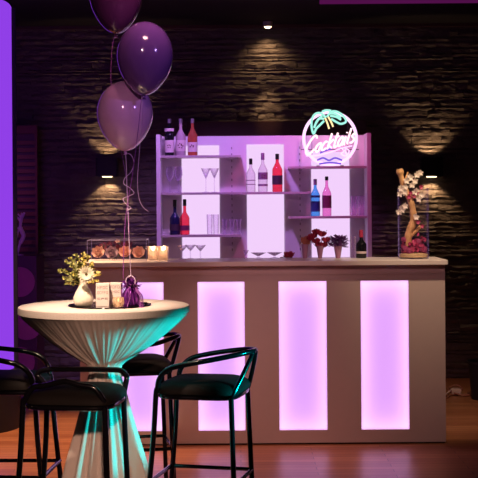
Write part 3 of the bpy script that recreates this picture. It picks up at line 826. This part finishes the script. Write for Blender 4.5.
# vase with daisy
YT = 5.88; q = W(83.5, 306, YT); o = (q.x, YT, ZY)
t = thing('bud_vase', 'white round bellied vase with a white gerbera and yellow green filler', 'vase', o)
s6 = 1/F*YT
vp = [(0,0),(7,0),(9,1.5),(10.2,5),(10,9),(7.8,14),(5,18.5),(3.8,22),(4.2,24),(4.9,26),(4.3,26),(3.2,22),(0,20)]
MB().lathe([(r*s6, z*s6) for r, z in vp], seg=32).build('vase_body', M['white'], t)
m = MB(); ms = MB(); my = MB()
fc = P(86.5, 274, YT-.05, o)
for ring in range(2):
    for k in range(18):
        a = 2*PI*(k+.5*ring)/18
        m.petal(fc+Vector((0, -.002*ring, 0)), (math.cos(a), -.18-.2*ring, math.sin(a)), .040-.010*ring, .013, (0, -1, 0), .05, seg=4)
m.build('gerbera_petals', M['petalwhite'], t)
MB().ball(tuple(fc+Vector((0, -.008, 0))), .0065, sy=.6).build('gerbera_eye', M['daisyeye'], t)
ms.tube(smoothpath([(0,0,.10), (fc.x*.6, -.02, fc.z*.85), tuple(fc)], 4), .0028, 6)
tips = [(62,272),(66,262),(70,258),(76,255),(83,254),(88,257),(60,270),(64,279),(67,284),(72,266),(74,275),(79,263),(92,268),(98,273),(100,275),(97,281),(70,281),(93,263),(84,261),(77,270)]
for (px, py) in tips:
    q = P(px, py, YT+random.uniform(-.04, .06), o)
    pth = smoothpath([(0, 0, .10), (q.x*.35, q.y*.5, .10+(q.z-.1)*.6), tuple(q)], 4)
    ms.tube(pth, .0016, 5)
    for p in pth[3:]:
        for k in range(5):
            d = (random.uniform(-1,1), random.uniform(-1,1), random.uniform(-.4,1))
            (m2 := (my if (px > 76 and random.random() < .75) or random.random() < .15 else None))
            tgt = my if m2 else None
            if tgt is None:
                if 'lf' not in globals(): lf = MB()
                lf.petal(p, d, random.uniform(.012,.02), .010, (0, -1, .4), .2, seg=3)
            else: tgt.petal(p, d, random.uniform(.010,.016), .010, (0, -1, .4), .2, seg=3)
ms.build('stems', M['stem'], t); lf.build('leaves', M['leaf'], t); my.build('filler_blossoms', M['leafyellow'], t)

# printed paper lantern cubes + round candle
def card(px0, px1, y0, y1, label, rot, rows, Y=5.84):
    a = W(px0, y1, Y); b = W(px1, y0, Y); w = (b.x-a.x)/2; h = b.z-ZY
    t = thing('printed_box', label, 'candle box', ((a.x+b.x)/2, Y+w, ZY), rot, group='printed paper candle boxes on the tray')
    bx = MB().box(-w, w, -w, w, 0, h).build('box_body', M['paper'], t, smooth=False, bevel=.0015)
    m = MB()
    for (zf, n, sz) in rows:
        x = -w*.84; st = 2*w*.84/n
        for k in range(n):
            kind = random.randint(0, 3); x0 = x+st*k+st*.12; x1 = x+st*(k+1)-st*.12; z0 = h*zf; z1 = z0+sz*h; th = st*.16; yy = -w-.0009
            def bar(xa, xb, za, zb): m.box(xa, xb, yy, yy+.0006, za, zb)
            bar(x0, x0+th, z0, z1)
            if kind in (0, 1): bar(x1-th, x1, z0, z1)
            if kind in (0, 2, 3): bar(x0, x1, z1-th, z1)
            if kind in (1, 2): bar(x0, x1, (z0+z1)/2-th/2, (z0+z1)/2+th/2)
            if kind in (0, 3): bar(x0, x1, z0, z0+th)
    m.build('printed_lettering', M['ink'], bx, smooth=False)
card(95.5, 108.5, 283.5, 306, 'white printed box with rows of grey letters, left one on the tray', .08, ((.76, 4, .13), (.54, 5, .12), (.30, 3, .08)))
card(109.2, 121.2, 283, 305, 'white printed box with grey letters, right one behind the round candle', -.06, ((.76, 4, .13), (.56, 4, .10)), Y=5.90)
q = W(120.5, 300, 5.78)
t = thing('votive_candle', 'small round glowing candle glass in front of the purple weight', 'candle', (q.x-.012, 5.80, ZY), group=None)
MB().lathe([(0,0),(.018,0),(.027,.015),(.028,.03),(.024,.045),(.022,.045),(.025,.03),(.016,.004),(0,.004)], seg=24).build('glass_cup', glass('votive_glass', (.98,.9,.8), (.85,.65,.5), .3, .8, .3), t)
MB().lathe([(0,.0045),(.015,.0045),(.017,.024),(0,.024)], seg=16).build('wax', M['white'], t)
MB().lathe([(0,.0245),(.005,.03),(.004,.038),(0,.044)], seg=10).build('flame', M['candle'], t)
# tiny pebbles / gems
for k, (px, py, lb) in enumerate(((146, 304, 'dark bead at the right rim of the tray'), (141.5, 305, 'dark bead right of the purple balloon weight'))):
    q = W(px, py, 5.93)
    o = MB().ball((0,0,.006), .0075, 1.2, 1, .8, jit=.1).build('decorative_bead', M['tray']); o.location = (q.x, 5.93, ZY if px < 145 else ZY)
    tag(o, lb, 'bead', 'beads on the tray')

# balloon weight in purple foil
YW = 5.87; q = W(131, 306.5, YW); o = (q.x, YW, ZY)
t = thing('balloon_weight', 'purple crinkled foil balloon weight tied with ribbons on the tray', 'balloon weight', o)
def foil(a, z): return 1+.14*math.sin(11*a+z*60)+.08*math.sin(23*a+z*130)
MB().lathe([(0,0),(.030,0),(.036,.012),(.037,.035),(.032,.06),(.020,.08),(.015,.088),(.0,.09)], seg=72, fn=foil).build('foil_wrap', M['purplefoil'], t, auto=25)
m = MB()
for k in range(60):
    a = random.uniform(0, 2*PI); el = random.uniform(-.4, 1.3)
    m.petal((0, 0, .088), (math.cos(a)*math.cos(el), math.sin(a)*math.cos(el), math.sin(el)), random.uniform(.03, .055), .012, (0, -.5, 1), random.uniform(-.3, .4), seg=4)
m.build('foil_frill', M['purplefoil'], t)
m = MB()
for k in range(9):
    a = random.uniform(0, 2*PI); pts = [(0, 0, .09)]
    for i in range(1, 10):
        pts.append((math.cos(a)*.008*i + .006*math.cos(i*2), math.sin(a)*.006*i-.01+.006*math.sin(i*2), .09 + .02*math.sin(i*.5) - .0012*i*i))
    m.tube(smoothpath(pts, 3), .0016, 5)
m.build('ribbon_curls', M['ribbonpurple'], t)
MB().tube([(.022*math.cos(2*PI*k/20), -.012, .112+.026*math.sin(2*PI*k/20)) for k in range(20)], .003, 6, closed=True).build('ribbon_loop', M['ribbon'], t)

# ------------------------------------------------------------------ balloons
def balloon(label, px, py, Y, rx, ry, m_, ribbon_pts, rm, tilt=0):
    c = W(px, py, Y); s = Y/F; R_ = rx*s; Ht = ry*s   # Ht half height
    t = thing('balloon', label, 'balloon', tuple(c), group='balloons tied to the table')
    t.rotation_euler = (0, tilt, 0)
    prof = []
    n = 28
    for k in range(n+1):
        th = PI*k/n              # from top
        z = math.cos(th)
        r = math.sin(th)
        if z < 0: r *= (1 - .20*(-z)**1.6)   # narrower towards the knot
        zz = z*Ht*(.93 if z > 0 else 1.07)
        prof.append((max(r*R_, 0), zz))
    prof[0] = (0, Ht*.93); prof[-1] = (.006, -Ht*1.07)
    MB().lathe(prof, seg=48).build('skin', m_, t)
    MB().lathe([(.004, -Ht*1.07+.001), (.009, -Ht*1.07-.006), (.004, -Ht*1.07-.009), (.011, -Ht*1.07-.017), (0, -Ht*1.07-.012)], seg=16).build('knot', m_, t)
    inv = Matrix.Translation(-c)
    pts = [W(x, y, yy)-c for x, y, yy in ribbon_pts]
    o = MB().tube(smoothpath(pts, 6), .0016, 5, flat=.5).build('ribbon', rm, t)
    o.rotation_euler = (0, 0, 0)
    return t
WT = (131, 279, 5.90)
balloon('pearly pale lilac balloon, lowest of the three', 125, 113.5, 6.02, 28, 35.2, M['balloonwhite'],
        [(125.5,152,6.02),(126.5,170,6.0),(127,190,5.98),(128,215,5.95),(129.5,250,5.92),WT], M['ribbon'])
balloon('violet balloon, middle of the three and overlapping the pale one', 145, 56, 5.86, 28.2, 37, M['balloonpurple'],
        [(143,96,5.86),(141.5,120,5.87),(139,150,5.88),(136,180,5.89),(131.5,215,5.9),(130.5,250,5.9),WT], M['ribbonpurple'], tilt=math.radians(2))
balloon('dark plum balloon at the top edge of the picture', 116, -6, 6.10, 27, 37.5, M['balloondark'],
        [(115,34,6.10),(112,50,6.14),(111,80,6.2),(114,120,6.2),(121,150,6.15),(127,185,6.05),(129,230,5.95),WT], M['ribbonpurple'])
# loose curls of ribbon
def curl(label, pts, m_, r=.0018):
    o = MB().tube(smoothpath([W(*p) for p in pts], 6), r, 5).build('ribbon_curl', m_)
    tag(o, label, 'ribbon', 'loose curls of balloon ribbon')
curl('pale spiral ribbon curl hanging under the pearly balloon', [(125.5,153,5.99),(131,155,5.98),(134,163,5.97),(131,172,5.97),(125,178,5.96),(124,184,5.96),(130,188,5.95),(134,193,5.95),(129,196,5.96),(123,199,5.96),(127,205,5.95),(131,208,5.95),(126,211,5.95)], M['ribbon'])
curl('violet ribbon tail ending in a curl right of the pearly balloon', [(142,97,5.84),(141.5,120,5.84),(139.5,150,5.84),(137.5,180,5.84),(139,198,5.84),(143,207,5.84),(149,212,5.84)], M['ribbon'], .0015)

# ------------------------------------------------------------------ bar stools
def stool(label, X, Y, rz, ah=.885, sh=.755, hoops=False):
    t = thing('bar_stool', label, 'bar stool', (X, Y, 0), rz, group='black bar stools around the table')
    # seat cushion, slightly domed, rounded square
    m = MB(); rings = []
    for (k, z_) in ((.99, sh-.056), (1.03, sh-.050), (1.03, sh-.038), (.99, sh-.022), (.90, sh-.008), (.74, sh+.002), (.5, sh+.007), (.25, sh+.009)):
        ring = []
        for i in range(48):
            a = 2*PI*i/48; ca, sa = math.cos(a), math.sin(a); e = 2/4.6
            x = .195*k*math.copysign(abs(ca)**e, ca); y = .19*k*math.copysign(abs(sa)**e, sa)
            y *= (1-.10*(x/.195)*-1)*1.0 if x > 0 else 1
            ring.append(m.bm.verts.new((x, y, z_)))
        rings.append(ring)
    for a_, b_ in zip(rings, rings[1:]):
        for i in range(48): m.bm.faces.new((a_[i], a_[(i+1) % 48], b_[(i+1) % 48], b_[i]))
    m.bm.faces.new(rings[0][::-1]); m.bm.faces.new(rings[-1])
    m.build('seat', M['blackseat'], t, auto=50)
    m = MB(); pts = []
    for i in range(40):
        a = 2*PI*i/40; ca, sa = math.cos(a), math.sin(a); e = 2/4.6
        pts.append((.188*math.copysign(abs(ca)**e, ca), .183*math.copysign(abs(sa)**e, sa), sh-.066))
    m.tube(pts, .011, 8, closed=True); m.build('seat_frame', M['blackmetal'], t)
    for s_ in (-1, 1):
        # front leg
        MB().tube(smoothpath([(-.245, s_*.205, .004), (-.20, s_*.19, .45), (-.185, s_*.18, sh-.06), (-.178, s_*.18, sh-.03)], 4), .0125, 10).build('leg', M['blackmetal'], t)
        MB().tube(smoothpath([(.195, s_*.195, .004), (.18, s_*.18, .45), (.172, s_*.172, sh-.06)], 4), .0125, 10).build('leg', M['blackmetal'], t)
        arm = smoothpath([(-.178, s_*.18, sh-.035), (-.165, s_*.187, sh+.02), (-.12, s_*.198, sh+.065), (-.04, s_*.20, sh+.088), (.08, s_*.18, ah-.025), (.18, s_*.12, ah-.008), (.235, s_*.05, ah), (.245, 0, ah)], 6)
        if hoops and s_ > 0:
            arm = smoothpath([(-.178, .18, sh-.035), (-.225, .187, sh+.01), (-.235, .19, ah-.03), (-.20, .192, ah-.004), (-.05, .192, ah), (.10, .192, ah), (.155, .190, ah-.003), (.182, .186, ah-.025), (.185, .180, sh+.01), (.178, .176, sh-.03), (.172, .172, sh-.06)], 6)
        elif hoops:
            arm = smoothpath([(-.178, -.18, sh-.035), (-.14, -.187, sh+.02), (-.08, -.19, ah-.018), (0, -.19, ah), (.07, -.188, ah-.016), (.13, -.182, sh+.02), (.172, -.175, sh-.04)], 6)
        MB().tube(arm, .0125, 10).build('arm_tube', M['blackmetal'], t)
        if not hoops: MB().tube(smoothpath([(.172, s_*.172, sh-.065), (.182, s_*.165, sh-.045), (.225, s_*.08, (sh+ah)/2), (.243, s_*.035, ah-.012), (.244, s_*.02, ah)], 5), .0115, 10).build('back_strut', M['blackmetal'], t)
    zf = .29; c = [(-.222, -.198), (.188, -.188), (.188, .188), (-.222, .198)]
    m = MB()
    for i in range(4):
        a_, b_ = c[i], c[(i+1) % 4]; m.tube([(a_[0], a_[1], zf), (b_[0], b_[1], zf)], .0095, 8)
    m.build('footrest', M['blackmetal'], t)
    for (x, y) in ((-.245, .205), (-.245, -.205), (.195, .195), (.195, -.195)):
        MB().lathe([(0, 0), (.016, 0), (.016, .012), (0, .012)], c=(x, y, 0), seg=12).build('foot_cap', M['capblack'], t)
    return t
stool('black bar stool right of the table, in front of a lit panel', -.172, 6.02, math.radians(-13), ah=.89)
stool('black bar stool nearest the viewer in front of the table', -.722, 5.57, math.radians(-8), ah=.835, sh=.785, hoops=True)
stool('black bar stool cut off by the left edge', -1.15, 6.22, math.radians(176))
stool('black bar stool half hidden behind the table', -.575, 6.84, math.radians(10), ah=.868)

# ------------------------------------------------------------------ light
def spot(name, loc, tgt, e, col, size, blend=.5, rad=.05):
    l = bpy.data.lights.new(name, 'SPOT'); l.energy = e; l.color = col
    l.spot_size = math.radians(size); l.spot_blend = blend; l.shadow_soft_size = rad
    o = bpy.data.objects.new(name, l); C.objects.link(o); o.location = loc
    o.rotation_euler = (Vector(tgt)-Vector(loc)).to_track_quat('-Z', 'Y').to_euler(); return o
def area(name, loc, tgt, e, col, sx, sy):
    l = bpy.data.lights.new(name, 'AREA'); l.shape = 'RECTANGLE'; l.size = sx; l.size_y = sy; l.energy = e; l.color = col
    o = bpy.data.objects.new(name, l); C.objects.link(o); o.location = loc
    o.rotation_euler = (Vector(tgt)-Vector(loc)).to_track_quat('-Z', 'Y').to_euler(); return o
warm = (1, .60, .30)
spot('ceiling_spot_light', (.262, 11.11, 3.08), (.262, 11.22, 2.6), 6, warm, 120, .9, .015)
spot('ceiling_spot_beam', (.262, 10.98, 3.07), (.262, 11.26, 2.27), 34, warm, 26, .9, .015)
for c, z0, z1 in sc:
    spot('sconce_down_light', (c.x, 11.155, z0-.014), (c.x, 11.26, z0-.30), 6.5, warm, 94, .35, .015)
    spot('sconce_up_light', (c.x, 11.155, z1-.035), (c.x, 11.26, z1+.26), 6, warm, 92, .4, .015)
# spots out of frame: room and stage lamps, plus added fills
spot('floor_wash_lamp', (-1.55, 8.3, 3.05), (-1.35, 8.35, 0), 480, (1, .56, .30), 52, .7, .1)  # unseen fill added to brighten the floor on the left
spot('floor_wash_lamp', (.1, 7.3, 3.05), (.0, 7.5, 0), 110, (1, .52, .36), 50, .8, .1)  # second added fill, for the floor before the bar
spot('bar_front_wash', (-.35, 5.3, 3.0), (-.35, 8.27, .75), 58, (1, .47, .48), 42, .7, .15)  # pair of unseen fills added to even out the bar front
spot('bar_front_wash', (.75, 5.3, 3.0), (.75, 8.27, .75), 60, (1, .47, .48), 42, .7, .15)
spot('bar_left_spot', (-.9, 7.7, 3.05), (-.82, 8.56, 1.25), 60, (1, .70, .52), 24, .8, .05)  # added fill that brightens the fabric roses
spot('bar_end_spot', (1.30, 7.35, 3.05), (1.22, 8.48, 1.4), 150, (1, .72, .46), 40, .8, .05)
spot('table_spot', (-1.0, 4.9, 3.0), (-.66, 5.95, 1.1), 480, (1, .68, .48), 25, .8, .06)
spot('cloth_front_lamp', (-.2, 2.2, 1.9), (-.68, 6.0, .50), 250, (1, .57, .40), 17, .7, .06)
spot('cyan_stage_light', (2.0, 5.42, .88), (-.70, 5.95, .70), 400, (0, .85, .85), 18, .3, .04)
spot('violet_shelf_light', (-.25, 8.75, 3.05), (-.15, 10, 1.55), 120, (.62, .28, 1), 66, .7, .1)
pn = bpy.data.lights.new('neon_glow', 'POINT'); pn.energy = 1.4; pn.color = (1, .22, .75); pn.shadow_soft_size = .12
pno = bpy.data.objects.new('neon_glow', pn); C.objects.link(pno); pno.location = (cx.x, YN-.03, cx.z)
spot('magenta_shelf_light', (.75, 8.9, 3.05), (.55, 10.0, 1.75), 50, (1, .12, .50), 52, .8, .1)
spot('blue_balloon_light', (1.6, 4.0, 2.9), (-.5, 6.0, 2.1), 60, (.45, .25, 1), 22, .6, .06)
spot('balloon_front_lamp', (-.7, 3.2, 2.9), (-.55, 6.0, 2.05), 55, (1, .50, .66), 26, .7, .05)
spot('violet_side_wash', (-2.4, 8.0, 2.9), (-1.9, 10.8, 1.2), 60, (.75, .2, .9), 40, .8, .1)

w = bpy.data.worlds.new('dim_room'); S.world = w; w.use_nodes = True
w.node_tree.nodes['Background'].inputs[0].default_value = (.012, .008, .02, 1)
w.node_tree.nodes['Background'].inputs[1].default_value = .3

cam = bpy.data.cameras.new('camera'); co = bpy.data.objects.new('camera', cam); C.objects.link(co)
co.location = (0, 0, 1.6); co.rotation_euler = (PI/2, ROLL, 0)
cam.sensor_width = 36; cam.sensor_fit = 'HORIZONTAL'; cam.lens = F/478*36; cam.shift_y = -39/478
cam.clip_start = .05; cam.clip_end = 60
S.camera = co
S.view_settings.view_transform = 'Standard'; S.view_settings.look = 'None'
S.view_settings.gamma = 1; S.view_settings.exposure = 0; S.view_settings.use_curve_mapping = False
